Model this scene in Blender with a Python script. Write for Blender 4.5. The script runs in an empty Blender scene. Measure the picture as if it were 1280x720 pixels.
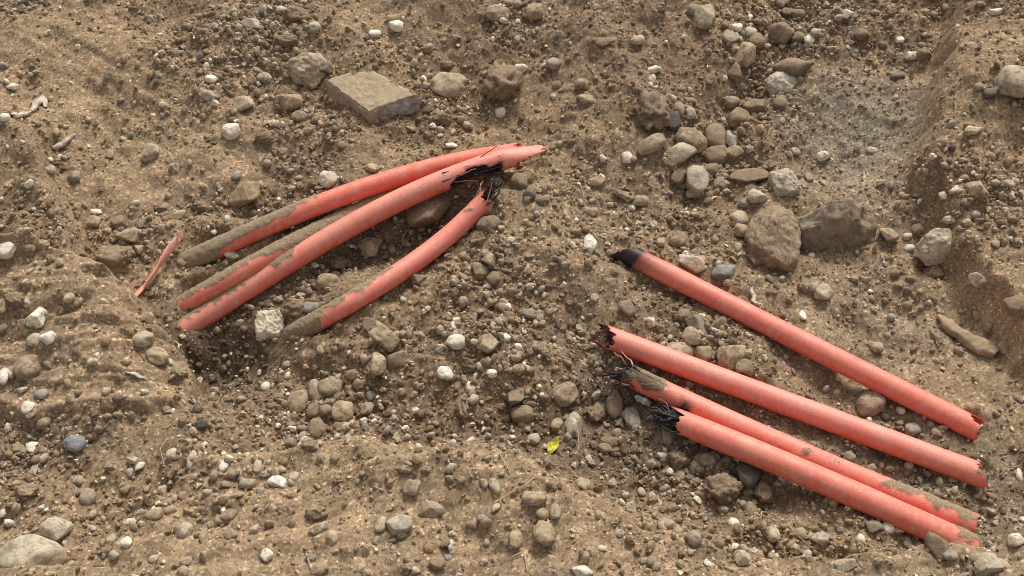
import bpy, bmesh, math
import numpy as np
from mathutils import Vector, Matrix

# ------------------------------------------------------------------ camera, sky, sun, exposure
scene = bpy.context.scene
COL = scene.collection
CAM = np.array([0.0, -1.62, 1.75])
TGT = np.array([0.0, 0.0, 0.0])
HFOV = math.radians(53.4)
cd = bpy.data.cameras.new("camera"); cam = bpy.data.objects.new("camera", cd); COL.objects.link(cam)
cam.location = CAM
cam.rotation_euler = Vector(TGT - CAM).to_track_quat('-Z', 'Y').to_euler()
cd.sensor_fit = 'HORIZONTAL'; cd.angle = HFOV; cd.clip_start = 0.05; cd.clip_end = 500
scene.camera = cam

SUN_EL, SUN_AZ = math.radians(50), math.radians(18)     # azimuth clockwise from +Y (beyond the trench)
world = bpy.data.worlds.new("World"); scene.world = world; world.use_nodes = True
wn = world.node_tree; bgn = wn.nodes["Background"]
sky = wn.nodes.new("ShaderNodeTexSky"); sky.sky_type = 'NISHITA'; sky.sun_disc = False
sky.sun_elevation = SUN_EL; sky.sun_rotation = SUN_AZ; sky.air_density = 1.0; sky.dust_density = 4.0
hs = wn.nodes.new("ShaderNodeHueSaturation"); hs.inputs["Saturation"].default_value = 0.12
wn.links.new(sky.outputs[0], hs.inputs["Color"]); wn.links.new(hs.outputs[0], bgn.inputs["Color"])
bgn.inputs["Strength"].default_value = 0.072
sd = bpy.data.lights.new("sun", 'SUN'); sun = bpy.data.objects.new("sun", sd); COL.objects.link(sun)
sd.energy = 1.5; sd.angle = math.radians(13); sd.color = (1.0, 0.95, 0.87)
sdir = Vector((math.sin(SUN_AZ)*math.cos(SUN_EL), math.cos(SUN_AZ)*math.cos(SUN_EL), math.sin(SUN_EL)))
sun.rotation_euler = sdir.to_track_quat('Z', 'Y').to_euler(); sun.location = (0, 0, 6)
vs = scene.view_settings
vs.view_transform = 'Standard'; vs.look = 'None'; vs.gamma = 1.0; vs.exposure = 1.0; vs.use_curve_mapping = False
scene.cycles.use_denoising = True
scene.cycles.filter_width = 1.0
scene.cycles.max_bounces = 5; scene.cycles.diffuse_bounces = 3

RNG = np.random.default_rng(7)

# ------------------------------------------------------------------ numpy noise
def _h(ix, iy, seed, iz=None):
    h = (ix.astype(np.int64)*374761393 + iy.astype(np.int64)*668265263 + seed*1274126177)
    if iz is not None: h = h + iz.astype(np.int64)*2147483647
    h = h & 0xffffffff
    h = ((h ^ (h >> 13))*1274126177) & 0xffffffff
    h = ((h ^ (h >> 16))*2246822519) & 0xffffffff
    h = h ^ (h >> 15)
    return (h & 0xffffff)/float(0xffffff)
def vn(x, y, s=0):
    ix = np.floor(x); iy = np.floor(y); fx = x-ix; fy = y-iy
    u = fx*fx*fx*(fx*(fx*6-15)+10); v = fy*fy*fy*(fy*(fy*6-15)+10)
    a = _h(ix, iy, s); b = _h(ix+1, iy, s); c = _h(ix, iy+1, s); d = _h(ix+1, iy+1, s)
    return ((a*(1-u)+b*u)*(1-v)+(c*(1-u)+d*u)*v)*2-1
def fbm(x, y, s=0, n=4, g=0.5):
    t = 0; a = 1; k = 1
    for i in range(n):
        t = t + a*vn(x*k+17.3*i, y*k-9.1*i, s+i); a *= g; k *= 2.03
    return t
def vn3(p, s=0):
    ip = np.floor(p); f = p-ip; u = f*f*(3-2*f); r = 0
    for dx in (0, 1):
        for dy in (0, 1):
            for dz in (0, 1):
                w = (u[:, 0] if dx else 1-u[:, 0])*(u[:, 1] if dy else 1-u[:, 1])*(u[:, 2] if dz else 1-u[:, 2])
                r = r + w*_h(ip[:, 0]+dx, ip[:, 1]+dy, s, ip[:, 2]+dz)
    return r*2-1
def fbm3(p, s=0, n=3, g=0.5):
    t = 0; a = 1; k = 1
    for i in range(n): t = t + a*vn3(p*k+i*5.7, s+i); a *= g; k *= 2.1
    return t
def worley(x, y, s=0):
    ix = np.floor(x); iy = np.floor(y); best = np.full(x.shape, 9.0); rid = np.zeros(x.shape)
    for dx in (-1, 0, 1):
        for dy in (-1, 0, 1):
            cx = ix+dx; cy = iy+dy
            d = np.hypot(cx+0.15+0.7*_h(cx, cy, s)-x, cy+0.15+0.7*_h(cx, cy, s+50)-y)
            m = d < best
            best = np.where(m, d, best); rid = np.where(m, _h(cx, cy, s+99), rid)
    return best, rid
def sst(a, b, x):
    t = np.clip((x-a)/(b-a), 0, 1); return t*t*(3-2*t)

# ------------------------------------------------------------------ looking up places
_f = (TGT-CAM)/np.linalg.norm(TGT-CAM); _r = np.cross(_f, [0, 0, 1]); _r /= np.linalg.norm(_r); _u = np.cross(_r, _f)
K = math.tan(HFOV/2)/640
def ray(px, py):
    d = _f + _r*(px-640)*K + _u*(360-py)*K
    return d/np.linalg.norm(d)
def z0(x, y):                       # the overall lie of the land: nearly level near, a bank rising beyond
    s = np.clip(y-0.05, 0, None)
    rise = 0.30*s*s/(s+0.25)
    rise = 0.55*(1-np.exp(-rise/0.55))
    return rise - 0.03*np.clip(-y, 0, 1.5)
def march(px, py, zf, clear=0.0):
    d = ray(px, py); t = np.linspace(1.2, 4.2, 1500)
    P = CAM[None]+t[:, None]*d[None]
    g = P[:, 2]-zf(P[:, 0], P[:, 1])-clear
    k = np.argmax(g < 0)
    if g[k] >= 0: k = len(t)-1
    a = g[k-1]/(g[k-1]-g[k]+1e-12)
    return CAM+(t[k-1]+a*(t[k]-t[k-1]))*d
def W(px, py): return march(px, py, z0)
def scale_at(P): return float(np.dot(P-CAM, _f))*K      # metres per photo pixel there

# ------------------------------------------------------------------ terrain grid
FX = np.arange(-1.56, 1.5601, 0.0042); FY = np.arange(-1.0, 1.3601, 0.0042)
ext = 0.0042*np.cumsum(1.25**np.arange(1, 40)); ext = ext[ext < 60]
GX = np.concatenate([FX[0]-ext[::-1], FX, FX[-1]+ext]); GY = np.concatenate([FY[0]-ext[::-1], FY, FY[-1]+ext])
X, Y = np.meshgrid(GX, GY)
near = sst(6, 2, np.hypot(X, Y))
def interp(A):
    def f(x, y):
        x = np.atleast_1d(np.asarray(x, float)); y = np.atleast_1d(np.asarray(y, float))
        i = np.clip(np.searchsorted(GX, x)-1, 0, len(GX)-2); j = np.clip(np.searchsorted(GY, y)-1, 0, len(GY)-2)
        u = (x-GX[i])/(GX[i+1]-GX[i]); v = (y-GY[j])/(GY[j+1]-GY[j])
        u = np.clip(u, 0, 1); v = np.clip(v, 0, 1)
        return (A[j, i]*(1-u)+A[j, i+1]*u)*(1-v)+(A[j+1, i]*(1-u)+A[j+1, i+1]*u)*v
    return f
wx = X + 0.018*fbm(X*9, Y*9, 31, 3); wy = Y + 0.018*fbm(X*9, Y*9, 41, 3)      # wobbled coordinates for natural outlines
def blob(px, py, rx, ry, ang=0):
    c = W(px, py); s = scale_at(c)
    e = W(px, py-10); fy = np.hypot(*(e-c)[:2])/(10*s)
    a = math.radians(ang); dx = (wx-c[0])/s; dy = (wy-c[1])/(s*fy)
    u = (dx*math.cos(a)+dy*math.sin(a))/rx; v = (-dx*math.sin(a)+dy*math.cos(a))/ry
    return np.exp(-(u*u+v*v))
def poly(pts, soft):
    P = np.array([W(*p)[:2] for p in pts]); x = wx; y = wy
    d = np.full(x.shape, 1e9); ins = np.zeros(x.shape, bool); n = len(P)
    for i in range(n):
        a = P[i]; b = P[(i+1) % n]; ab = b-a
        t = np.clip(((x-a[0])*ab[0]+(y-a[1])*ab[1])/(ab@ab), 0, 1)
        d = np.minimum(d, np.hypot(x-a[0]-t*ab[0], y-a[1]-t*ab[1]))
        c = ((a[1] > y) != (b[1] > y)) & (x < (b[0]-a[0])*(y-a[1])/(b[1]-a[1]+1e-12)+a[0])
        ins ^= c
    return sst(-soft, soft, np.where(ins, d, -d))
def line(pts, wid):
    P = np.array([W(*p)[:2] for p in pts]); d = np.full(X.shape, 1e9)
    for a, b in zip(P[:-1], P[1:]):
        ab = b-a; t = np.clip(((wx-a[0])*ab[0]+(wy-a[1])*ab[1])/(ab@ab), 0, 1)
        d = np.minimum(d, np.hypot(wx-a[0]-t*ab[0], wy-a[1]-t*ab[1]))
    return np.exp(-(d/wid)**2)

Hs = z0(X, Y)
bank = poly([(-400, 335), (50, 335), (150, 362), (215, 410), (240, 470), (225, 505), (120, 512), (-60, 520), (-400, 540)], 0.013)
bank2 = poly([(-400, 165), (30, 172), (75, 235), (95, 300), (105, 345), (-400, 350)], 0.03)
ledge = poly([(215, 640), (260, 590), (340, 572), (470, 568), (560, 582), (640, 590), (690, 625), (760, 660), (860, 688), (1010, 706), (1300, 712), (1700, 730),
              (1500, 1000), (-300, 1000), (-300, 760), (150, 720)], 0.014)
smooth_ul = poly([(-300, 20), (60, 25), (210, 90), (330, 200), (330, 240), (120, 225), (60, 160), (-300, 150)], 0.06)
trenchL = line([(225, 405), (330, 360), (450, 310), (570, 275)], 0.085)
trenchR = line([(730, 470), (900, 520), (1080, 580), (1200, 610)], 0.16)
gully = line([(1000, -10), (960, 70), (900, 150), (860, 215)], 0.075)
pit = blob(290, 425, 85, 40, 10)
midlow = line([(260, 450), (420, 500), (600, 520), (760, 560), (900, 620)], 0.12)
hump = blob(655, 300, 110, 80)
rmound = blob(1225, 150, 90, 170, -25)
rbank = poly([(1170, 90), (1150, 180), (1140, 250), (1175, 330), (1290, 470), (1290, 640), (1700, 700), (1700, -100), (1230, -80)], 0.032)
sand = blob(1075, 165, 105, 85, 20)
basin = blob(1110, 400, 110, 60)
Hs += near*(bank*(0.030+0.055*sst(W(100, 520)[1], W(100, 350)[1], Y)) + 0.065*bank2 + 0.080*ledge - 0.050*trenchL - 0.045*trenchR - 0.055*gully - 0.060*pit - 0.055*midlow
            + 0.045*hump + 0.045*rmound + 0.100*rbank - 0.025*sand - 0.03*basin
            + 0.035*blob(735, 42, 42, 26) + 0.03*blob(405, 40, 40, 25) + 0.03*blob(815, 132, 32, 30) + 0.018*blob(470, 608, 40, 26)
            + 0.03*blob(700, 330, 60, 40) - 0.03*blob(20, 430, 45, 25) + 0.03*blob(345, 20, 90, 30))
rubble = np.clip(blob(960, 25, 60, 45)+blob(890, 165, 60, 45)+blob(615, 380, 70, 75)+blob(395, 510, 70, 45)+blob(230, 640, 90, 45)+.8*blob(40, 560, 70, 60)+blob(345, 60, 60, 60)
    +.9*blob(880, 420, 60, 40)+.9*blob(860, 570, 70, 45)+blob(450, 640, 60, 30)+.7*blob(150, 310, 50, 40)+.8*blob(560, 120, 60, 40)+.6*blob(240, 110, 60, 60)+.7*blob(1220, 300, 60, 60)+.6*blob(1000, 680, 120, 30), 0, 1)
smooth = np.clip(bank*0.95 + 1.0*smooth_ul + 0.75*ledge + 0.5*hump + 0.6*blob(1205, 400, 60, 75, -30) + 0.4*blob(540, 40, 60, 40) + 0.5*blob(480, 560, 120, 30) + 0.4*blob(760, 620, 90, 30), 0, 1)
smooth = np.clip(smooth + 0.62*(1-rubble)*sst(-.55, .5, fbm(X*3.3, Y*3.3, 57, 3)+.1)*(1-.6*gully), 0, 1)
smooth *= 0.85+0.35*fbm(X*14, Y*14, 77, 3); smooth = np.clip(smooth, 0, 1)
rough = 1-0.8*smooth
mes = 0.024*fbm(X*4, Y*4, 3, 3) + 0.013*fbm(X*13, Y*13, 9, 3)*(0.4+0.6*rough)
Hs += mes*(0.4+0.6*near)*(1-.5*bank)
Hs_f = interp(Hs)

# ------------------------------------------------------------------ conduit centre lines (needed before the soil settles round them)
def centre(ctrl, deg, n=220):
    P = np.array([march(px, py, Hs_f, c) for px, py, c in ctrl])
    s = np.r_[0, np.cumsum(np.linalg.norm(np.diff(P, axis=0), axis=1))]
    t = np.linspace(0, s[-1], n)
    C = np.stack([np.polyval(np.polyfit(s, P[:, k], min(deg, len(P)-1)), t) for k in range(3)], 1)
    return C
R0 = 0.0250
PIPES = {
 'A': centre([(192, 349, -.06), (240, 325, .002), (330, 284, .022), (430, 245, .03), (530, 212, .038), (610, 196, .05), (655, 190, .055)], 3),
 'B': centre([(212, 424, -.06), (243, 402, .004), (330, 347, .03), (420, 294, .045), (500, 249, .055), (570, 218, .062), (625, 202, .065), (688, 186, .04)], 3),
 'C': centre([(203, 399, -.06), (236, 378, .002), (300, 341, .016), (370, 304, .02), (450, 265, .018), (530, 232, .012)], 3),
 'D': centre([(348, 428, -.06), (388, 405, -.002), (430, 384, .018), (500, 341, .03), (560, 293, .035), (600, 257, .045), (624, 226, .055)], 3),
 'F': centre([(768, 311, .02), (840, 342, .026), (960, 407, .028), (1105, 480, .024), (1180, 517, .016), (1234, 542, .008)], 2),
 'G': centre([(742, 416, .03), (850, 453, .032), (960, 496, .03), (1093, 546, .026), (1160, 571, .02), (1240, 598, .008)], 2),
 'H': centre([(765, 461, .03), (850, 496, .032), (960, 549, .03), (1093, 608, .022), (1180, 642, .012), (1222, 658, .000)], 2),
 'I': centre([(831, 521, .036), (960, 570, .038), (1060, 615, .034), (1110, 639, .027), (1160, 660, .014), (1212, 682, -.012)], 2),
}
EXPO = {'A': (.17, .92), 'B': (.13, .9), 'C': (.15, 1), 'D': (.2, .95), 'F': (0, .97), 'G': (0, .98), 'H': (0, .93), 'I': (0, .9)}
for k, C in PIPES.items():
    a, b = EXPO[k]; n = len(C)
    for i in range(int(a*n), int(b*n), 3):
        c = C[i]; i0, i1 = np.searchsorted(GX, [c[0]-.06, c[0]+.06]); j0, j1 = np.searchsorted(GY, [c[1]-.06, c[1]+.06])
        d = np.hypot(X[j0:j1, i0:i1]-c[0], Y[j0:j1, i0:i1]-c[1])/R0
        lim = c[2]-R0*0.75+np.clip(d-0.8, 0, None)**2*0.02
        Hs[j0:j1, i0:i1] = np.where(d < 2.2, np.minimum(Hs[j0:j1, i0:i1], lim), Hs[j0:j1, i0:i1])

for k, s_ in (('A', .05), ('B', .035), ('C', .035), ('D', .06)):      # soil heaped over the buried ends
    C = PIPES[k]; c = C[int(s_*len(C))]; i0, i1 = np.searchsorted(GX, [c[0]-.1, c[0]+.1]); j0, j1 = np.searchsorted(GY, [c[1]-.1, c[1]+.1])
    sl = (slice(j0, j1), slice(i0, i1)); d = np.hypot(wx[sl]-c[0], wy[sl]-c[1])
    Hs[sl] = np.maximum(Hs[sl], c[2]+R0*.8-(d/.05)**2*.03)
# ------------------------------------------------------------------ clods, crumbs and drag marks of the soil surface
patch = np.clip(sst(-0.15, 0.75, fbm(X*6, Y*6, 55, 3)+0.1)*.45+.85*rubble, 0, 1)
tint = np.zeros_like(X); H = Hs.copy()
for sc_, amp, thr, sd_ in ((0.095, 0.017, .66, 4), (0.052, 0.011, .62, 1), (0.030, 0.0075, .45, 2), (0.016, 0.0042, .25, 3)):
    F, rid = worley(X/sc_+0.34*fbm(X/sc_*1.6, Y/sc_*1.6, 5, 2), Y/sc_+0.34*fbm(X/sc_*1.6, Y/sc_*1.6, 6, 2), 200+sd_)
    dome = np.sqrt(np.clip(1-(F/0.52)**2, 0, 1))*(rid > thr)*(0.4+0.6*((rid*7.13) % 1))
    dome = np.minimum(dome, .62+.2*fbm(X/sc_*2.2, Y/sc_*2.2, 8+sd_, 2))
    dome *= rough*(0.35+0.65*patch)*near
    H += amp*dome; tint += (dome > 0.15)*(((rid*13.7) % 1)-0.45)*0.5
H += near*(0.0022*rough*fbm(X*110, Y*110, 71, 2) + 0.0008*fbm(X*120, Y*120, 72, 2))
sa = math.radians(8)
us = X*math.cos(sa)+Y*math.sin(sa); ws = -X*math.sin(sa)+Y*math.cos(sa)
st = fbm(us*3.5, ws*38, 81, 3)
H += near*0.006*st*(bank+0.7*ledge)
ul = X*math.cos(-0.55)+Y*math.sin(-0.55); wl = X*math.sin(0.55)+Y*math.cos(-0.55)
H += near*0.0045*fbm(ul*3.5, wl*34, 83, 3)*(smooth_ul+0.8*blob(1215, 380, 80, 110))
terr = fbm(us*5, ws*16, 85, 3); H += near*0.009*bank*(sst(-.05, .05, terr)+sst(.35, .45, terr)-sst(-.5, -.4, -terr)*0.5)
H_f = interp(H)

# ------------------------------------------------------------------ soil colours (dry crust, darker soil, grey sand)
dry = np.array([.345, .243, .149]); mid = np.array([.236, .164, .102]); damp = np.array([.122, .083, .051]); grey = np.array([.265, .215, .155]); red = np.array([.235, .153, .092])
def mixc(a, b, m): return a*(1-m[..., None])+b*m[..., None]
n1 = fbm(X*5, Y*5, 91, 4); n2 = fbm(X*30, Y*30, 95, 3)
dry_m = np.clip(smooth*0.95+0.25*n1+0.12*n2, 0, 1)
dark_m = np.clip(0.9*trenchL+0.7*pit+0.55*midlow+0.62*trenchR+0.5*blob(60, 240, 45, 60)+0.75*blob(20, 430, 60, 32)+0.45*blob(840, 90, 60, 60)+0.4*blob(620, 60, 60, 50)+.45*blob(380, 235, 90, 40)+.4*blob(110, 560, 130, 40)+.5*blob(650, 520, 70, 40)+0.3*n1+0.15*n2-0.12, 0, 1)  # darker soil in trenches, pit, hollow and scattered patches
C3 = np.broadcast_to(mid, X.shape+(3,)).copy()
C3 = mixc(C3, red, np.clip(rbank*0.6+0.2*n1, 0, 1))
C3 = mixc(C3, dry, dry_m); C3 = mixc(C3, damp, dark_m*(1-0.7*bank))
C3 = mixc(C3, grey, np.clip(1.1*sand+0.45*basin+0.35*trenchR+0.2*n1-.05, 0, 1)*(1-0.8*rbank))
C3 *= (1+0.35*tint+0.10*n2)[..., None]
C3 = np.clip(C3, .03, .6)
C3_f = [interp(C3[..., k]) for k in range(3)]
def soil_at(x, y): return np.stack([f(x, y) for f in C3_f], -1)

# ------------------------------------------------------------------ materials
def newmat(name):
    m = bpy.data.materials.new(name); m.use_nodes = True; nt = m.node_tree
    return m, nt, nt.nodes["Principled BSDF"]
def nd(nt, t, **kw):
    n = nt.nodes.new(t)
    for k, v in kw.items():
        if k in n.inputs: n.inputs[k].default_value = v
        else: setattr(n, k, v)
    return n
def mixn(nt, fac, a, b, bt='MIX'):
    n = nt.nodes.new("ShaderNodeMix"); n.data_type = 'RGBA'; n.blend_type = bt
    for sock, v in ((0, fac), (6, a), (7, b)):
        if hasattr(v, 'is_linked') or hasattr(v, 'links'): nt.links.new(v, n.inputs[sock])
        else: n.inputs[sock].default_value = v
    return n.outputs[2]
def ramp(nt, src, *stops):
    n = nt.nodes.new("ShaderNodeValToRGB"); nt.links.new(src, n.inputs[0])
    e = n.color_ramp.elements
    while len(e) < len(stops): e.new(0.5)
    for q, (p, c) in zip(e, stops): q.position = p; q.color = c if len(c) == 4 else (*c, 1)
    return n.outputs[0]
def noise(nt, scale, detail=4, rough_=0.55, vec=None):
    n = nd(nt, "ShaderNodeTexNoise"); n.inputs["Scale"].default_value = scale; n.inputs["Detail"].default_value = detail; n.inputs["Roughness"].default_value = rough_
    if vec is not None: nt.links.new(vec, n.inputs["Vector"])
    return n.outputs["Fac"]
def bump(nt, src, strength, dist, normal=None):
    n = nd(nt, "ShaderNodeBump"); n.inputs["Strength"].default_value = strength; n.inputs["Distance"].default_value = dist
    nt.links.new(src, n.inputs["Height"])
    if normal is not None: nt.links.new(normal, n.inputs["Normal"])
    return n.outputs[0]
g1 = lambda v: (v, v, v, 1)

def soil_material(name, bump_s=1.0):
    m, nt, b = newmat(name)
    geo = nd(nt, "ShaderNodeNewGeometry").outputs["Position"]
    at = nd(nt, "ShaderNodeAttribute", attribute_name="Col").outputs["Color"]
    v = nd(nt, "ShaderNodeTexVoronoi"); v.inputs["Scale"].default_value = 190; nt.links.new(geo, v.inputs["Vector"])
    sp = nd(nt, "ShaderNodeSeparateColor"); nt.links.new(v.outputs["Color"], sp.inputs[0])
    grain = ramp(nt, sp.outputs[0], (0.0, g1(.6)), (0.3, g1(.88)), (0.75, g1(1.04)), (0.92, g1(1.3)), (1.0, g1(2.0)))
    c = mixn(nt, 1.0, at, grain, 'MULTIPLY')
    n = noise(nt, 260, 5, 0.7, geo); c = mixn(nt, 1.0, c, ramp(nt, n, (.25, g1(.5)), (.5, g1(1.0)), (.78, g1(1.5))), 'MULTIPLY')
    nb = noise(nt, 22, 5, 0.6, geo); c = mixn(nt, 1.0, c, ramp(nt, nb, (.25, (.74, .75, .77)), (.5, g1(1.0)), (.8, (1.2, 1.17, 1.12))), 'MULTIPLY')
    nt.links.new(c, b.inputs["Base Color"])
    b.inputs["Roughness"].default_value = 0.95; b.inputs["Specular IOR Level"].default_value = 0.15
    bn = bump(nt, noise(nt, 420, 4, 0.7, geo), 0.55*bump_s, 0.003)
    bn = bump(nt, v.outputs["Distance"], -0.5*bump_s, 0.004, bn)
    nt.links.new(bn, b.inputs["Normal"])
    return m
M_SOIL = soil_material("soil")
M_CRUMB = soil_material("soil_crumb", 0.7)

def stone_material():
    m, nt, b = newmat("stone")
    oi = nd(nt, "ShaderNodeObjectInfo"); tc = nd(nt, "ShaderNodeTexCoord").outputs["Object"]
    ad = nd(nt, "ShaderNodeVectorMath", operation='ADD'); nt.links.new(tc, ad.inputs[0]); nt.links.new(oi.outputs["Location"], ad.inputs[1])
    vec = ad.outputs[0]
    n1_ = noise(nt, 45, 5, 0.65, vec); n2_ = noise(nt, 300, 4, 0.7, vec); n3_ = noise(nt, 70, 6, 0.7, vec)
    c = mixn(nt, 1.0, oi.outputs["Color"], ramp(nt, n1_, (.3, (.58, .54, .48)), (.5, g1(.95)), (.75, (1.25, 1.23, 1.2))), 'MULTIPLY')
    c = mixn(nt, 1.0, c, ramp(nt, n2_, (.3, g1(.75)), (.5, g1(1.0)), (.75, g1(1.15))), 'MULTIPLY')
    n4_ = noise(nt, 130, 6, 0.75, vec); c = mixn(nt, 1.0, c, ramp(nt, n4_, (.32, (.52, .48, .42)), (.45, g1(.95)), (.6, g1(1.02)), (.75, g1(1.3))), 'MULTIPLY')
    gn = nd(nt, "ShaderNodeNewGeometry"); sx = nd(nt, "ShaderNodeSeparateXYZ"); nt.links.new(gn.outputs["Normal"], sx.inputs[0])
    up0 = nd(nt, "ShaderNodeMath", operation='MULTIPLY_ADD'); nt.links.new(n4_, up0.inputs[0]); up0.inputs[1].default_value = .8; nt.links.new(sx.outputs[2], up0.inputs[2])
    up1 = nd(nt, "ShaderNodeMath", operation='MULTIPLY'); nt.links.new(ramp(nt, up0.outputs[0], (.95, g1(0)), (1.0, g1(.55))), up1.inputs[0]); nt.links.new(ramp(nt, oi.outputs["Alpha"], (.16, g1(0)), (.30, g1(1))), up1.inputs[1])
    c = mixn(nt, up1.outputs[0], c, (.37, .275, .18, 1))      # paler tan on upward faces
    # dried mud patches, more of them on stones with a high mud amount
    ma = nd(nt, "ShaderNodeMath", operation='ADD'); nt.links.new(n3_, ma.inputs[0]); nt.links.new(oi.outputs["Alpha"], ma.inputs[1])
    mask = ramp(nt, ma.outputs[0], (.74, g1(0)), (.84, g1(.92)))
    mud = mixn(nt, ramp(nt, n4_, (.3, g1(0)), (.7, g1(1))), (.13, .09, .055, 1), (.36, .26, .165, 1))
    c = mixn(nt, mask, c, mud)
    nt.links.new(c, b.inputs["Base Color"])
    b.inputs["Roughness"].default_value = 0.88; b.inputs["Specular IOR Level"].default_value = 0.25
    bn = bump(nt, n2_, 0.5, 0.003); bn = bump(nt, n4_, 0.55, 0.005, bn)
    nt.links.new(bn, b.inputs["Normal"])
    return m
M_STONE = stone_material()
def gravel_material():
    m, nt, b = newmat("gravel")
    geo = nd(nt, "ShaderNodeNewGeometry").outputs["Position"]
    at = nd(nt, "ShaderNodeAttribute", attribute_name="Col").outputs["Color"]
    n = noise(nt, 170, 5, 0.7, geo); c = mixn(nt, 1.0, at, ramp(nt, n, (.3, g1(.68)), (.55, g1(1.0)), (.8, g1(1.2))), 'MULTIPLY')
    mask = ramp(nt, noise(nt, 90, 4, 0.7, geo), (.52, g1(0)), (.64, g1(.8)))
    c = mixn(nt, mask, c, (.24, .17, .108, 1))
    nt.links.new(c, b.inputs["Base Color"]); b.inputs["Roughness"].default_value = 0.9; b.inputs["Specular IOR Level"].default_value = 0.2
    nt.links.new(bump(nt, n, 0.6, 0.004), b.inputs["Normal"])
    return m
M_GRAVEL = gravel_material()

def conduit_material(name="conduit_plastic"):
    m, nt, b = newmat(name)
    tc = nd(nt, "ShaderNodeTexCoord").outputs["Object"]
    dirt = nd(nt, "ShaderNodeAttribute", attribute_name="dirt").outputs["Fac"]
    dust = nd(nt, "ShaderNodeAttribute", attribute_name="dust").outputs["Fac"]
    burn = nd(nt, "ShaderNodeAttribute", attribute_name="burn").outputs["Fac"]
    n1_ = noise(nt, 30, 5, 0.65, tc); n2_ = noise(nt, 260, 4, 0.7, tc)
    mp = nd(nt, "ShaderNodeMapping"); mp.inputs["Scale"].default_value = (25, 160, 160); nt.links.new(tc, mp.inputs["Vector"])
    c = mixn(nt, n1_, (.76, .078, .046, 1), (.80, .112, .070, 1))
    ms = nd(nt, "ShaderNodeMath", operation='MULTIPLY_ADD'); nt.links.new(n1_, ms.inputs[0]); ms.inputs[1].default_value = 0.35; ms.inputs[2].default_value = -0.175
    ma = nd(nt, "ShaderNodeMath", operation='ADD', use_clamp=True); nt.links.new(dust, ma.inputs[0]); nt.links.new(ms.outputs[0], ma.inputs[1])
    c = mixn(nt, ma.outputs[0], c, (.78, .36, .275, 1))  # pale pink: dusty fading mixed with a painted light sheen
    sc1 = ramp(nt, noise(nt, 55, 6, 0.75, tc), (.50, g1(0)), (.66, g1(.55)))
    c = mixn(nt, sc1, c, (.74, .40, .31, 1))
    film = ramp(nt, noise(nt, 140, 6, 0.75, tc), (.44, g1(0)), (.66, g1(.6)))
    c = mixn(nt, film, c, (.62, .30, .21, 1))      # thin film of dust
    fleck = ramp(nt, noise(nt, 330, 4, 0.7, tc), (.57, g1(0)), (.66, g1(.75)))
    c = mixn(nt, fleck, c, (.25, .15, .09, 1))
    md = nd(nt, "ShaderNodeMath", operation='MULTIPLY_ADD'); nt.links.new(n2_, md.inputs[0]); md.inputs[1].default_value = 2.4; md.inputs[2].default_value = -1.2
    me = nd(nt, "ShaderNodeMath", operation='ADD', use_clamp=True); nt.links.new(dirt, me.inputs[0]); nt.links.new(md.outputs[0], me.inputs[1])
    dm = ramp(nt, me.outputs[0], (.38, g1(0)), (.58, g1(1)))
    mud = mixn(nt, ramp(nt, n2_, (.3, g1(0)), (.7, g1(1))), (.15, .108, .066, 1), (.40, .30, .19, 1))
    c = mixn(nt, dm, c, mud)
    bm_ = ramp(nt, burn, (.0, g1(0)), (.8, g1(1)))
    c = mixn(nt, bm_, c, (.028, .014, .017, 1))
    nt.links.new(c, b.inputs["Base Color"])
    rr = ramp(nt, dm, (0, g1(.5)), (1, g1(.95))); nt.links.new(rr, b.inputs["Roughness"])
    b.inputs["Specular IOR Level"].default_value = 0.35
    bn = bump(nt, n2_, 0.25, 0.0015); bn = bump(nt, dm, 0.6, 0.0015, bn)
    nt.links.new(bn, b.inputs["Normal"])
    return m
M_COND = conduit_material()
def plain(name, c1, c2, scale=60, rough_=0.7, spec=0.3, metal=0, bs=0.3):
    m, nt, b = newmat(name); tc = nd(nt, "ShaderNodeTexCoord").outputs["Object"]
    n = noise(nt, scale, 5, 0.65, tc); c = mixn(nt, ramp(nt, n, (.3, g1(0)), (.7, g1(1))), (*c1, 1), (*c2, 1))
    nt.links.new(c, b.inputs["Base Color"]); b.inputs["Roughness"].default_value = rough_; b.inputs["Specular IOR Level"].default_value = spec; b.inputs["Metallic"].default_value = metal
    nt.links.new(bump(nt, n, bs, 0.003), b.inputs["Normal"]); return m
M_BLACK = plain("black_fibre", (.008, .008, .009), (.05, .045, .045), 90, .55)
M_GREYF = plain("grey_fibre", (.12, .10, .10), (.34, .27, .25), 120, .7)
M_PINK = plain("frayed_pink", (.62, .20, .16), (.78, .45, .38), 90, .65)
M_FOIL = plain("foil", (.45, .48, .5), (.75, .78, .8), 60, .3, .5, 0.8, .8)
M_LEAF = plain("leaf", (.32, .30, .02), (.62, .56, .09), 130, .6, .3)
M_STRAW = plain("straw", (.36, .26, .14), (.58, .46, .30), 130, .8)
M_CLAY = plain("clay", (.22, .155, .095), (.46, .345, .22), 55, .95, .1, 0, .7)
M_SLAB = plain("concrete", (.33, .25, .165), (.47, .365, .25), 75, .95, .15, 0, .7)
M_SLABG = plain("broken_concrete", (.17, .155, .14), (.48, .45, .40), 65, .95, .15, 0, 1.0)

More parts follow.
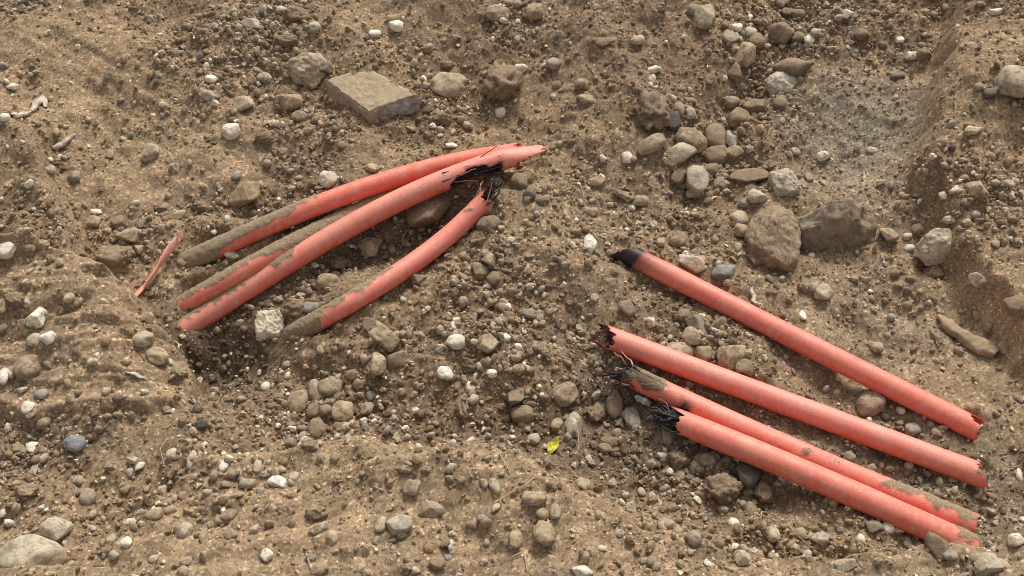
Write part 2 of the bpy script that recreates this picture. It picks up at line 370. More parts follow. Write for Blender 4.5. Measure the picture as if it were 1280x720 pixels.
# ------------------------------------------------------------------ mesh helpers
def mesh(name, V, F, mat, smooth_=True, attrs=None, col=None):
    V = np.asarray(V, np.float32); F = np.asarray(F, np.int32)
    me = bpy.data.meshes.new(name); k = F.shape[1]
    me.vertices.add(len(V)); me.vertices.foreach_set("co", V.ravel())
    me.loops.add(F.size); me.loops.foreach_set("vertex_index", F.ravel())
    me.polygons.add(len(F)); me.polygons.foreach_set("loop_start", np.arange(0, F.size, k, dtype=np.int32))
    me.polygons.foreach_set("loop_total", np.full(len(F), k, np.int32))
    me.polygons.foreach_set("use_smooth", np.broadcast_to(np.asarray(smooth_, bool), (len(F),)).copy())
    me.update(calc_edges=True)
    if col is not None:
        a = me.color_attributes.new("Col", 'FLOAT_COLOR', 'POINT')
        a.data.foreach_set("color", np.c_[col, np.ones(len(col))].astype(np.float32).ravel())
    for n_, v_ in (attrs or {}).items():
        a = me.attributes.new(n_, 'FLOAT', 'POINT'); a.data.foreach_set("value", np.asarray(v_, np.float32))
    me.materials.append(mat)
    return me
def obj(name, me, parent=None, loc=None):
    o = bpy.data.objects.new(name, me); COL.objects.link(o)
    if loc is not None: o.location = loc
    if parent is not None: o.parent = parent
    return o
def tag(o, label, cat, group=None):
    o["label"] = label; o["category"] = cat
    if group: o["group"] = group
    return o
_ico = {}
def ico(n):
    if n not in _ico:
        bm = bmesh.new(); bmesh.ops.create_icosphere(bm, subdivisions=n, radius=1.0)
        V = np.array([v.co[:] for v in bm.verts]); F = np.array([[v.index for v in f.verts] for f in bm.faces]); bm.free()
        V /= np.linalg.norm(V, axis=1)[:, None]; _ico[n] = (V, F)
    return _ico[n]

# ------------------------------------------------------------------ ground
ny, nx = X.shape
idx = np.arange(nx*ny).reshape(ny, nx)
GF = np.stack([idx[:-1, :-1], idx[:-1, 1:], idx[1:, 1:], idx[1:, :-1]], -1).reshape(-1, 4)
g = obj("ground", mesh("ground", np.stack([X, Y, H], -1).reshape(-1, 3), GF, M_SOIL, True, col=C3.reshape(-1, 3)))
g["kind"] = "structure"; g["label"] = "dug brown soil with scraped banks and a shallow trench"

# ------------------------------------------------------------------ conduits
def frames(C):
    T = np.gradient(C, axis=0); T /= np.linalg.norm(T, axis=1)[:, None]
    S = np.cross(T, [0, 0, 1.0]); S /= np.linalg.norm(S, axis=1)[:, None]
    U = np.cross(S, T); return T, S, U
def at_s(A, s):
    q = np.clip(s, 0, 1)*(len(A)-1); i = np.clip(np.floor(q).astype(int), 0, len(A)-2); f = (q-i)[..., None]
    return A[i]*(1-f)+A[i+1]*f
def jag(th, seed, amp, base=0.0):
    return base+amp*(0.6*vn(np.cos(th)*2.2+3, np.sin(th)*2.2+3, seed)+0.5*vn(np.cos(th)*6, np.sin(th)*6, seed+5)+0.25*vn(np.cos(th)*14, np.sin(th)*14, seed+7))
def tube(C, r, seed, s0=None, s1=None, dirt=None, dust=0.35, burn=None, hole=None, flat=None, taper=None, ns=260, nth=48):
    L = np.linalg.norm(np.diff(C, axis=0), axis=1).sum()
    T, S, U = frames(C)
    th = np.linspace(0, 2*np.pi, nth, endpoint=False)          # 0 = top
    a = s0(th) if s0 is not None else np.zeros(nth); b = s1(th) if s1 is not None else np.ones(nth)
    t = np.linspace(0, 1, ns)
    s = a[None]*(1-t[:, None])+b[None]*t[:, None]; TH = np.broadcast_to(th, s.shape)
    Cc = at_s(C, s); Ss = at_s(S, s); Us = at_s(U, s)
    fl = np.ones_like(s) if flat is None else flat(s)
    rr = r*(1+0.015*vn(s*L*12, TH*0+seed, seed))*(1 if taper is None else taper(s))
    d0 = Cc + Ss*(rr*(2-fl)*np.sin(TH))[..., None] + Us*(rr*fl*np.cos(TH))[..., None]
    P3 = d0.reshape(-1, 3)
    n = fbm3(P3*38, seed, 4, .6).reshape(s.shape)
    dm = np.zeros_like(s)
    if dirt is not None:
        thr = np.interp(s, [q[0] for q in dirt], [q[1] for q in dirt])
        off = np.interp(s, [q[0] for q in dirt], [q[2] if len(q) > 2 else 0 for q in dirt])
        dm = sst(-0.25, 0.25, np.cos(TH-off)+0.38*n-thr)
    N = Ss*np.sin(TH)[..., None]+Us*np.cos(TH)[..., None]
    cake = fbm3(P3*150, seed+9, 2).reshape(s.shape)
    d0 = d0+N*(dm*(0.0016+0.0016*cake))[..., None]
    bu = np.zeros_like(s) if burn is None else burn(s, TH, n)
    top_pale = np.clip(.72*dust*(0.35+0.9*np.clip(np.cos(TH), -.3, 1))+0.12*n, 0, 1)  # upper side paler: dust and fading, plus sheen of light painted in
    keep = np.ones((ns-1, nth), bool)
    if hole is not None:
        k = hole(s, TH, n); keep = ~(k[:-1] & k[1:])
    I = np.arange(ns*nth).reshape(ns, nth); J = np.roll(I, -1, 1)
    F = np.stack([I[:-1], J[:-1], J[1:], I[1:]], -1)[keep]
    return mesh("tube", d0.reshape(-1, 3), F, M_COND, True, {"dirt": dm.ravel(), "dust": top_pale.ravel(), "burn": bu.ravel()})
def conduit(key, label, root_at, **kw):
    C = PIPES[key]; base = C[root_at].copy()
    e = bpy.data.objects.new("conduit", None); COL.objects.link(e); e.location = base; e.empty_display_size = 0.05
    tag(e, label, "conduit", "torn red conduits")
    o = obj("tube", tube(C-base, **kw), e)
    md = o.modifiers.new("wall", 'SOLIDIFY'); md.thickness = 0.0026; md.offset = -1
    return e, base
def strand_mesh(paths, r, mat, sides=5, name="fibre_bundle"):
    Vs, Fs, off = [], [], 0
    for P, rad in paths:
        P = np.asarray(P, float); T, S, U = frames(P); n = len(P); th = np.linspace(0, 2*np.pi, sides, endpoint=False)
        w = rad*r*np.linspace(1, .6, n)
        V = P[:, None]+S[:, None]*(np.cos(th)[None, :, None]*w[:, None, None])+U[:, None]*(np.sin(th)[None, :, None]*w[:, None, None])
        I = np.arange(n*sides).reshape(n, sides)+off; J = np.roll(I, -1, 1)
        Fs.append(np.stack([I[:-1], J[:-1], J[1:], I[1:]], -1).reshape(-1, 4)); Vs.append(V.reshape(-1, 3)); off += n*sides
    return mesh(name, np.concatenate(Vs), np.concatenate(Fs), mat, True)
def wiggle(p0, p1, amp, n=9, rng=RNG, sag=0):
    p0 = np.asarray(p0); p1 = np.asarray(p1); t = np.linspace(0, 1, n)[:, None]
    d = np.cumsum(rng.normal(0, 1, (n, 3)), 0)*amp*0.35; d -= d[:1]
    return p0*(1-t)+p1*t+d+np.array([0, 0, 1])*sag*(4*t*(1-t))
def bundle(C, s_from, s_to, n, r, seed, spread, mat, parent, base, name, out=0.0, rad=1.0, wig=.009):
    rng = np.random.default_rng(seed); T, S, U = frames(C); ps = []
    for i in range(n):
        a = at_s(C, np.array(s_from+rng.normal(0, .006))); b = at_s(C, np.array(np.clip(s_to, 0, 1)))+at_s(T, np.array(s_to))*out*(0.5+0.6*rng.random())*(1 if s_to > .5 else -1)
        sa_, ua = at_s(S, np.array(s_from)), at_s(U, np.array(s_from))
        o1 = rng.normal(0, .45, 2)*R0; o2 = rng.normal(0, spread, 2)*R0
        ps.append((wiggle(a+sa_*o1[0]+ua*o1[1]-base, b+sa_*o2[0]+ua*o2[1]-base, wig, 9, rng), rad*(0.6+0.8*rng.random())))
    return obj(name, strand_mesh(ps, r, mat, name=name), parent)

TW = 2*np.pi
def stub(key, s, L, parent, base, seed):      # charred end of the cable inside the conduit
    C = PIPES[key]; T, S, U = frames(C); c = at_s(C, np.array(s))-base; t, a, u = at_s(T, np.array(s)), at_s(S, np.array(s)), at_s(U, np.array(s))
    V, F = ico(4); q = V*(1+.28*fbm3(V*2.6, seed, 3)+.12*fbm3(V*9, seed+2, 2))[:, None]
    P = c+np.outer(q[:, 0]*L, t)+np.outer(q[:, 1]*R0*.72, a)+np.outer(q[:, 2]*R0*.66, u)
    return obj("cable_stub", mesh("cable_stub", P, F, M_BLACK, True), parent)
# --- A : long curved conduit of the left bundle
eA, bA = conduit('A', "long curved red conduit, clean towards its tip, lying beside the split one", 20, r=R0*.98, seed=11,
    s1=lambda th: jag(th, 3, .012, .985), dirt=[(0, -1.4), (.12, -1.2, -.7), (.20, -.8, -.7), (.25, .0, -.7), (.38, .35, -.7), (.46, .95, -.7), (.52, 1.6), (1, 1.6)], dust=.35)
# --- B : split conduit with fibres
def holeB(s, TH, n):      # torn opening on the side facing the trench
    q = ((s-.80)/.078)**2+((((TH-1.75+np.pi) % TW)-np.pi)/.95)**2
    tip = (s > .90+.05*n) & (np.cos(TH-2.3) > .35+.35*n-(s-.9)*3.0)
    return (q+.5*n < 1) | tip
def flatB(s): return 1-0.35*sst(.86, .97, s)
def taperB(s): return 1-.5*sst(.86, 1.0, s)
eB, bB = conduit('B', "thick red conduit split open near its tip, black fibres spilling from the tear", 25, r=R0*1.06, seed=21,
    s1=lambda th: jag(th, 8, .02, .975), dirt=[(0, .3, -.9), (.07, .6, -.9), (.13, .7, -.8), (.2, .8, -.8), (.28, .55, -.7), (.34, .75, -.5), (.38, 1.5), (1, 1.5)], dust=.75, hole=holeB, flat=flatB, taper=taperB,
    burn=lambda s, TH, n: np.clip(sst(.93, 1.0, s)*(.9+n)*(.55-.5*np.cos(TH)) + .8*sst(1.25, .9, ((s-.80)/.078)**2+((((TH-1.75+np.pi) % TW)-np.pi)/.95)**2+.5*n), 0, 1))
bundle(PIPES['B'], .72, .87, 46, .0011, 5, .55, M_BLACK, eB, bB, "fibre_bundle", rad=1.5, wig=.005)
bundle(PIPES['B'], .73, .88, 22, .0009, 6, .8, M_GREYF, eB, bB, "fibre_bundle", wig=.006)
bundle(PIPES['B'], .70, .80, 7, .0012, 16, .8, M_PINK, eB, bB, "plastic_shred")
# --- C
eC, bC = conduit('C', "mud-coated red conduit wedged between two longer conduits", 20, r=R0*.95, seed=31,
    s1=lambda th: jag(th, 13, .02, .96), dirt=[(0, .3, -.9), (.1, .5, -.9), (.2, .25, -.8), (.38, .35, -.8), (.5, -.2, -.7), (.6, -.9), (1, -.6)], dust=.5)
# --- D
def holeD(s, TH, n): return (s > .90+.04*n) & (np.cos(TH-1.5) > -.05+.45*n-(s-.9)*6)
eD, bD = conduit('D', "red conduit lying apart with a shredded tip, black strands and a half buried end", 25, r=R0*.93, seed=41,
    s1=lambda th: jag(th, 17, .025, .97), dirt=[(0, -1.4), (.12, -1.0), (.21, -.7), (.24, .25, -.8), (.34, .55, -.8), (.5, .95, -.7), (.6, 1.4), (1, 1.3)], dust=.6, hole=holeD, taper=lambda s: 1-.3*sst(.85, 1.0, s),
    burn=lambda s, TH, n: np.clip(sst(.88, .99, s)*(.25+1.3*n), 0, 1))
bundle(PIPES['D'], .86, 1.0, 22, .0012, 7, .45, M_BLACK, eD, bD, "fibre_bundle", rad=1.5)
bundle(PIPES['D'], .86, .97, 3, .0018, 8, .8, M_PINK, eD, bD, "plastic_shred")
# --- F
def s0F(th): return np.clip(.032-.032*np.cos(th-2.0)+jag(th, 23, .008), 0, .2)
def s1F(th): return 1-np.where(np.abs(((th-5.9+np.pi) % TW)-np.pi) < .6, .045+jag(th, 29, .012), .02+jag(th, 29, .008))
eF, bF = conduit('F', "straight red conduit with a scorched pointed tip, lying apart from the parallel three", 110, r=R0, seed=51, s0=s0F, s1=s1F,
    dirt=[(0, 1.6), (.9, 1.6), (.96, 1.2), (1, .9)], dust=.45, burn=lambda s, TH, n: np.clip(1.1*sst(.085, .035, s+.02*n)+.7*sst(.15, .02, s+.035*n)*(.6+.5*n)+.35*sst(.2, .05, s)*np.clip(np.cos(TH)+n, 0, 1), 0, 1))
# --- G
def s0G(th): return np.clip(.03-.03*np.cos(th-4.0)+jag(th, 33, .018), 0, .1)
def s1G(th): return .985+jag(th, 35, .012)-.03*np.clip(np.cos(th-5.6), 0, 1)
eG, bG = conduit('G', "red conduit with a charred open end beside a pair of touching conduits", 110, r=R0*1.02, seed=61, s0=s0G, s1=s1G,
    dirt=[(0, 1.5), (.04, 1.6), (.92, 1.6), (.96, 1.0), (1, .6)], dust=.75, burn=lambda s, TH, n: np.clip(1.4*sst(.045, .0, s+.02*n)*(.6+.8*n+.5*np.sin(TH*1.0+2)), 0, 1))
bundle(PIPES['G'], .05, .015, 10, .0014, 9, .5, M_BLACK, eG, bG, "fibre_bundle", out=.004)
# --- H
def s0H(th): return np.clip(.035+jag(th, 43, .035), 0, .12)
eH, bH = conduit('H', "red conduit with a frayed blackened end, pressed against a neighbour and caked with mud", 110, r=R0*.98, seed=71, s0=s0H,
    s1=lambda th: .985+jag(th, 45, .015), dirt=[(0, .9), (.07, .55), (.15, .8), (.18, 1.6), (.45, 1.5), (.6, 1.0), (.7, 1.1), (.78, .8, -.5), (.93, .75, -.6), (1, .8, -.6)], dust=.55,
    burn=lambda s, TH, n: np.clip(sst(.07, .02, s+.03*n)*1.2+.55*sst(.2, .05, s)*sst(0, .5, n)+.9*sst(.03, .0, np.abs(s-.225)+.02*n)*sst(.2, .9, np.cos(TH-1.4)), 0, 1))
bundle(PIPES['H'], .08, .02, 20, .0018, 10, .6, M_BLACK, eH, bH, "fibre_bundle", out=.004, rad=1.6, wig=.016)
stub('H', .06, .030, eH, bH, 91)
bundle(PIPES['H'], .08, .02, 5, .0018, 14, .9, M_PINK, eH, bH, "plastic_shred", out=.004, wig=.012)
# --- I
def s0I(th): return np.clip(.035+.03*np.cos(th-1.0)+jag(th, 53, .02), 0, .1)
eI, bI = conduit('I', "red conduit ending in a black cable stub with a scrap of foil", 110, r=R0*1.06, seed=81, s0=s0I,
    dirt=[(0, 1.6), (.5, 1.6), (.6, 1.3), (.72, 1.5), (.86, 1.3), (.92, 1.05, -.4), (1, .5, -.4)], dust=.5, burn=lambda s, TH, n: np.clip(sst(.05, .01, s+.03*n)*.8, 0, 1))
bundle(PIPES['I'], .10, .0, 24, .0020, 11, .5, M_BLACK, eI, bI, "fibre_bundle", out=.012, rad=1.7, wig=.015)
stub('I', .05, .045, eI, bI, 92)
bundle(PIPES['I'], .06, .0, 8, .0012, 12, .8, M_GREYF, eI, bI, "fibre_bundle", out=.025)
# scrap of foil at the stub
fc = march(804, 500, H_f, .016)-bI
V, F = ico(3); q = V*np.array([.019, .009, .006]); q += V*(fbm3(V*3.1, 5, 3)[:, None]*.004)
a_ = math.radians(-35); Rz = np.array([[math.cos(a_), -math.sin(a_), 0], [math.sin(a_), math.cos(a_), 0], [0, 0, 1]])
obj("foil_scrap", mesh("foil_scrap", q@Rz.T+fc, F, M_FOIL, False), eI)
# --- E : twisted strip
pe = [march(*p) for p in ((158, 380, H_f, -.01), (175, 364, H_f, .006), (192, 342, H_f, .018), (206, 320, H_f, .026), (216, 306, H_f, .03), (223, 298, H_f, .032))]
pe = np.array(pe); base = pe[1].copy(); tt = np.linspace(0, 1, 6); t2 = np.linspace(0, 1, 40)
Pc = np.stack([np.interp(t2, tt, pe[:, k]) for k in range(3)], 1)
for _ in range(4): Pc[1:-1] = (Pc[:-2]+Pc[1:-1]*2+Pc[2:])/4
T_, S_, U_ = frames(Pc); th = np.linspace(0, TW, 14, endpoint=False); tw = np.linspace(0, 2.6, 40)[:, None]
w_ = np.interp(t2, [0, .15, .5, .8, 1], [.0095, .0105, .0095, .0095, .010])[:, None]
cu = np.cos(th)[None]*w_*(1+.22*vn(t2[:, None]*9, th[None]*0+1, 4)); cv = np.sin(th)[None]*w_*.42*(1+.4*vn(t2[:, None]*14, th[None]*1.5, 8))
du_ = cu*np.cos(tw)-cv*np.sin(tw); dv_ = cu*np.sin(tw)+cv*np.cos(tw)
Vv = Pc[:, None]+S_[:, None]*du_[..., None]+U_[:, None]*dv_[..., None]-base
I = np.arange(40*14).reshape(40, 14); J = np.roll(I, -1, 1)
eE = bpy.data.objects.new("plastic_strip", None); COL.objects.link(eE); eE.location = base
tag(eE, "thin twisted pink plastic strip sticking up out of the soil bank", "plastic strip")
dE = np.repeat(np.interp(t2, [0, .3, 1], [.2, .7, 1.2]), 14)
obj("strip", mesh("strip", Vv.reshape(-1, 3), np.stack([I[:-1], J[:-1], J[1:], I[1:]], -1).reshape(-1, 4), M_COND, True, {"dust": dE, "dirt": dE*0, "burn": dE*0}), eE)
rng = np.random.default_rng(3)
obj("frayed_end", strand_mesh([(wiggle(Pc[-3]-base+rng.normal(0, .003, 3), Pc[-1]-base+np.array([.004, .004, .006])+rng.normal(0, .006, 3), .001, 5, rng), 1) for _ in range(14)], .0013, M_PINK, name="frayed_end"), eE)

# ------------------------------------------------------------------ stones and clods
PAL = {'W': ("white", (.84, .755, .61)), 'C': ("cream", (.58, .49, .36)), 'T': ("tan", (.49, .385, .26)), 'B': ("brown", (.275, .203, .134)), 'G': ("grey", (.36, .325, .27)),
       'D': ("dark grey", (.13, .115, .10)), 'P': ("pinkish", (.44, .325, .245)), 'Y': ("yellowish", (.37, .285, .15)), 'U': ("bluish grey", (.30, .305, .30)), 'O': ("orange-tan", (.38, .235, .12))}
def rock_shape(kind, seed, sub):
    rng = np.random.default_rng(seed); V, F = ico(sub)
    if kind == 'r':
        e = 2.0+rng.random()*0.7; r = (np.abs(V)**e).sum(1)**(-1/e)
        n = rng.integers(3, 7); N = rng.normal(size=(n, 3)); N /= np.linalg.norm(N, axis=1)[:, None]; dots = V@N.T
        r = np.minimum(r, np.min(np.where(dots > .05, rng.uniform(.74, 1.0, n)/np.maximum(dots, .05), 9), 1)+.03)
        P = V*r[:, None]; P = P*(1+.16*fbm3(V*1.1+seed % 97, seed, 2)+.025*fbm3(V*4.0, seed+4, 2))[:, None]
    elif kind in 'af':
        n = rng.integers(9, 14); N = rng.normal(size=(n, 3)); N /= np.linalg.norm(N, axis=1)[:, None]
        d = rng.uniform(.5, .92, n); dots = V@N.T
        r = np.min(np.where(dots > .05, d/np.maximum(dots, .05), 9), 1); r = np.minimum(r, 1.12)
        P = V*r[:, None]; P = P*(1+.035*fbm3(V*2.3+5, seed, 2)+.03*fbm3(V*7, seed+3, 3))[:, None]
    else:
        n = rng.integers(6, 10); N = rng.normal(size=(n, 3)); N /= np.linalg.norm(N, axis=1)[:, None]
        dots = V@N.T; r = np.min(np.where(dots > .05, rng.uniform(.75, 1.0, n)/np.maximum(dots, .05), 9), 1); r = np.minimum(r, 1.15)
        P = V*(r*(1+.24*fbm3(V*2.4+3, seed, 3, .6)+.13*fbm3(V*8, seed+3, 3, .6)))[:, None]
    P -= (P.max(0)+P.min(0))/2; P /= (P.max(0)-P.min(0))/2
    return P, F
# landmarks that a label may refer to (photo pixel -> phrase)
LM = [((462, 118), "the flat concrete slab"), ((1043, 280), "the big angular boulder"), ((692, 555), "the yellow leaf"), ((1208, 420), "the long crooked clay shard"),
      ((38, 698), "the big rounded cream boulder"), ((1270, 103), "the big cream boulder on the slope"), ((655, 205), "the split conduit's torn tip"), ((190, 335), "the twisted pink strip"),
      ((780, 315), "the conduit's scorched tip"), ((765, 440), "the conduits' frayed ends"), ((1225, 550), "the conduits' cut ends"), ((1180, 672), "the mud-caked conduit end"),
      ((300, 395), "the buried ends of the mud-caked conduits"), ((150, 440), "the scraped soil bank"), ((870, 185), "the cobble heap in the gully"), ((640, 612), "the pale straw stalk"),
      ((395, 500), "the pebble heap in the hollow"), ((1080, 170), "the grey sand patch"), ((40, 140), "the white plaster shard"), ((820, 510), "the black cable stub"), ((480, 620), "the smooth soil hump on the ledge"),
      ((385, 90), "the tan angular boulder by the slab"), ((930, 600), "the dark angular cobble"), ((480, 420), "the half buried conduit"), ((735, 40), "the big soil lump on the upper slope"), ((980, 85), "the brown boulders atop the gully"),
      ((230, 620), "the loose gravel slope"), ((1020, 430), "the straight lone conduit")]
STONES = """
15 109 14 9 Wa|6 147 13 10 Wr|92 221 16 13 Gr|62 212 14 11 Cr|138 194 10 14 Ta|188 191 24 24 Ca|218 209 13 12 Ca|289 164 22 20 Wr|304 130 30 18 Ca|260 118 26 14 Cf -25|264 99 14 11 Wr|204 131 10 8 Wr|313 31 24 14 Ca|310 243 32 38 Ya -30|295 219 12 12 Gr
383 88 48 44 Ta|360 128 34 26 Ta|330 97 19 12 Cr -15|393 34 14 12 Cr|495 33 18 14 Wr|469 42 15 9 Wr|622 18 29 21 Tr|634 4 16 12 Tr|561 109 44 32 Tr|528 100 11 10 Wa|535 60 13 12 Tr|558 82 17 13 Bc|410 224 21 22 Wr|373 146 20 13 Tr|550 148 30 22 Tc|585 157 15 9 Cr -35|564 182 14 7 Wr|465 210 17 11 Cr|625 140 14 12 Wr|408 84 16 22 Da|344 154 11 10 Cr|330 172 24 20 Bc|350 193 22 17 Bc
668 15 22 22 Tr|647 4 10 12 Gr|692 80 17 14 Pr|651 85 17 12 Wa|696 106 11 10 Pr|728 104 17 15 Tr|732 124 20 16 Ta|797 50 17 12 Cr|880 19 27 36 Ta|868 13 17 15 Gr|930 68 28 28 Ta|921 35 14 11 Wr|938 40 16 12 Cr 35|913 48 20 16 Ca|946 52 20 20 Br|918 88 19 27 Ba|817 86 19 12 Wa|815 98 9 11 Wr
840 150 18 26 Da|814 180 37 19 Tr 22|848 193 47 26 Ca 8|864 175 40 28 Tr -20|895 172 28 32 Br|916 173 18 24 Ca|918 190 23 16 Ta -25|897 196 36 24 Br|872 226 30 36 Ca|850 217 20 34 Ba -20|935 220 50 22 Bf 10|923 150 27 25 Br|863 142 13 14 Cr|848 136 15 17 Tr|862 128 15 14 Br|840 123 13 11 Ca|914 127 21 14 Pr|945 132 32 22 Ba|784 197 13 14 Wr|746 227 21 12 Tr|650 227 23 20 Br|905 230 22 16 Ta|889 212 20 15 Ba
973 40 36 34 Ba|978 105 38 36 Ca 10|990 83 44 34 Ba|975 130 18 20 Ba|998 18 18 13 Gr|983 15 13 14 Pr|975 4 13 12 Tr|1012 50 13 12 Wr|1020 41 13 11 Cr|1060 18 13 11 Wa|1049 22 12 9 Cr|998 47 18 16 Br|1077 43 18 15 Br|1125 50 10 10 Wr|1140 70 17 10 Wr|1122 96 17 11 Dr|1225 109 15 10 Tr|1238 117 18 12 Dr|1245 15 16 12 Wa|1160 43 14 7 Cr
1215 163 24 11 Ca 15|1090 188 14 8 Wr|1028 195 16 13 Wa|994 190 12 9 Cr|980 229 34 38 Ca|1011 221 10 16 Gr|1222 236 25 25 Ta|1193 238 14 12 Wa|1260 230 16 10 Ca|1270 103 46 50 Ca
7 312 20 26 Wr|38 310 14 10 Tr|163 295 37 20 Ta|142 325 46 40 Tc|120 265 14 7 Wr|117 277 15 13 Tr|151 279 22 18 Ba|175 281 12 17 Bc|222 270 23 10 Ca 15|174 311 12 16 Ta|45 395 22 24 Wa|60 421 20 16 Wa -30|42 424 15 18 Cr|35 460 30 30 Tr|4 470 14 20 Wr|33 378 10 10 Cr|98 377 12 12 Tr|87 372 13 14 Tr|18 375 28 18 Bc|290 319 18 10 Wa|116 452 14 8 Cr|179 425 24 20 Tr|196 446 30 20 Tr -20|222 466 26 20 Tc
338 407 35 38 Wa|388 385 20 14 Gr|410 353 28 24 Yr|461 310 31 20 Ta|537 269 52 46 Ba|448 258 17 12 Ca 30|570 428 23 17 Wr|556 467 22 15 Wr -40|608 357 10 10 Wa|579 377 13 12 Pr|568 352 11 10 Tr|610 325 19 26 Ta|600 338 20 22 Ta|616 348 20 20 Br|633 384 12 12 Wr|632 422 13 10 Wr|480 426 38 28 Ta|468 409 32 18 Ta|473 455 22 28 Ta|497 450 28 22 Ba|610 430 24 22 Ta -40|524 350 21 14 Ba|610 280 30 22 Br|370 386 30 26 Bc|568 408 10 10 Wr|425 330 26 20 Bc|620 228 14 14 Tr|655 222 20 18 Br
662 244 15 13 Dr|678 250 17 12 Br|738 305 16 24 Wr|780 243 32 14 Tf -12|802 251 17 14 Tr|868 241 22 14 Ta|848 299 24 24 Tr|826 303 11 10 Cr|865 328 34 20 Ca -5|904 341 28 18 Ua|923 309 9 14 Cr|927 288 20 16 Tr|924 273 20 16 Cr 15|931 254 15 12 Gr|947 246 26 18 Ca|783 385 22 17 Pa|812 403 13 12 Wa|663 392 29 13 Gr -12|676 404 12 8 Cr|876 408 22 34 Ga 35|898 404 19 18 Ba|864 420 22 22 Tr|855 394 16 14 Br|880 441 22 26 Ya|912 446 32 38 Ta -30|850 440 38 24 Ca|930 460 22 20 Br|645 445 15 12 Cr|648 461 15 13 Tr|945 325 22 26 Bc|741 265 14 12 Pr
1043 280 100 74 Ga|966 299 62 84 Tc|1029 366 22 18 Cr 40|1016 359 14 11 Tr|1005 359 15 14 Tc|1003 394 9 16 Wf|1178 308 54 44 Ca|1223 350 22 18 Pa|1167 340 24 18 Ba|1147 287 16 12 Gr 20|1136 310 13 8 Wr|1134 295 11 9 Cr|1110 295 22 18 Ta|1187 275 17 9 Cr|1220 268 12 10 Gr|1180 245 15 10 Wa|1270 382 26 26 Br|1095 434 17 14 Cr|1255 435 15 13 Tr|1123 357 12 9 Tr
38 698 82 52 Cr|68 663 34 28 Ca|93 554 26 20 Ur|54 529 18 15 Tr|34 510 14 15 Wa|52 493 17 12 Gr|41 560 16 14 Wa|23 561 14 11 Yr|43 588 10 20 Cr|33 615 30 18 Tc|110 623 20 20 Gr|218 568 20 13 Cr|240 575 12 22 Cr|193 643 20 13 Tr 15|164 653 15 10 Wr|158 678 14 14 Wa|138 675 12 14 Cr -20|230 664 20 19 Ca|255 672 12 29 Ta|203 612 12 12 Cr|210 627 10 9 Gr|280 583 12 15 Wr|285 645 22 15 Tr 25|288 668 16 16 Ta 30|312 604 15 14 Tr|233 702 14 11 Cr|192 699 11 9 Cr|175 583 14 9 Wa 25|157 611 12 11 Tr|39 518 12 18 Br
372 503 28 32 Tr -25|412 484 30 23 Tr|395 489 18 28 Tr 20|428 514 26 24 Tr|408 513 16 17 Br|391 513 14 18 Br|398 536 23 26 Br|459 511 17 14 Gr|434 534 16 12 Cr|438 487 14 20 Bc|332 484 12 11 Wr|361 553 14 11 Gr|388 557 24 16 Bc|497 657 37 22 Ca|515 609 21 20 Tr|539 636 31 17 Ta|347 603 25 15 Wa|367 596 13 12 Cr|333 694 16 17 Wa|400 713 22 12 Tr 20|415 672 14 15 Tr|397 641 30 18 Tc|398 661 24 12 Ca 10|536 686 14 11 Or|547 704 21 15 Or|560 697 9 10 Ur|588 484 15 13 Wr|578 510 18 30 Bc|475 655 14 20 Tr|502 669 12 9 Gr|322 581 10 20 Cr|452 710 11 11 Cr|618 608 12 18 Cr 25
706 494 33 28 Tr 20|717 531 22 32 Ca|768 505 20 35 Br|790 523 18 30 Gr 8|745 518 30 34 Bc|653 518 28 21 Br|646 496 20 28 Ba|696 530 13 20 Tr -20|667 549 15 13 Cr|756 562 18 15 Br|764 551 26 12 Bf -15|836 542 17 30 Tr|823 551 16 28 Bc|897 563 17 13 Gr|869 582 14 18 Cr|885 575 20 16 Tr|848 575 28 26 Bc|934 590 32 40 Da -20|956 612 30 40 Bc|905 612 50 34 Bc|729 607 20 18 Cr|668 623 30 18 Tr|694 639 14 18 Tr|677 643 16 14 Tr|789 636 13 16 Ca|832 655 20 13 Tr -20|867 673 21 18 Pr -20|917 654 13 13 Wr|828 617 9 9 Cr|802 615 9 11 Cr 30|927 697 20 22 Ca 30|680 668 26 28 Tr|727 714 26 18 Wa|645 675 16 20 Tr|850 594 13 15 Tr|939 638 16 20 Br
1087 503 36 28 Tr 15|1126 513 11 10 Wr|1141 537 20 17 Gr|1107 521 10 11 Dr|1164 531 10 10 Gr|1170 540 13 11 Gr|1062 571 15 13 Gr|1275 594 9 17 Wr|1274 498 10 15 Gr|1109 660 15 13 Wr 25|1025 674 21 17 Ca|966 668 16 20 Cr|1001 668 15 14 Tr|1092 659 22 19 Da|1172 682 27 32 Ba 15|1188 694 17 12 Gr|1218 676 12 13 Yr|1235 706 38 24 Ca|1270 675 20 16 Wa|1253 706 20 10 Ca -40|1134 678 12 13 Gr|1123 662 14 8 Wr|1048 708 44 14 Cf|628 103 48 50 Bc|815 136 44 56 Bc|757 52 30 12 Bf 12|357 52 32 18 Bc|370 20 38 24 Bc|246 512 12 12 Dr|251 531 15 11 Dr|505 586 22 10 Tc|1155 68 18 16 Tc|250 258 22 15 Bc|205 262 26 14 Bc|440 470 20 14 Bc|590 455 26 20 Bc
"""
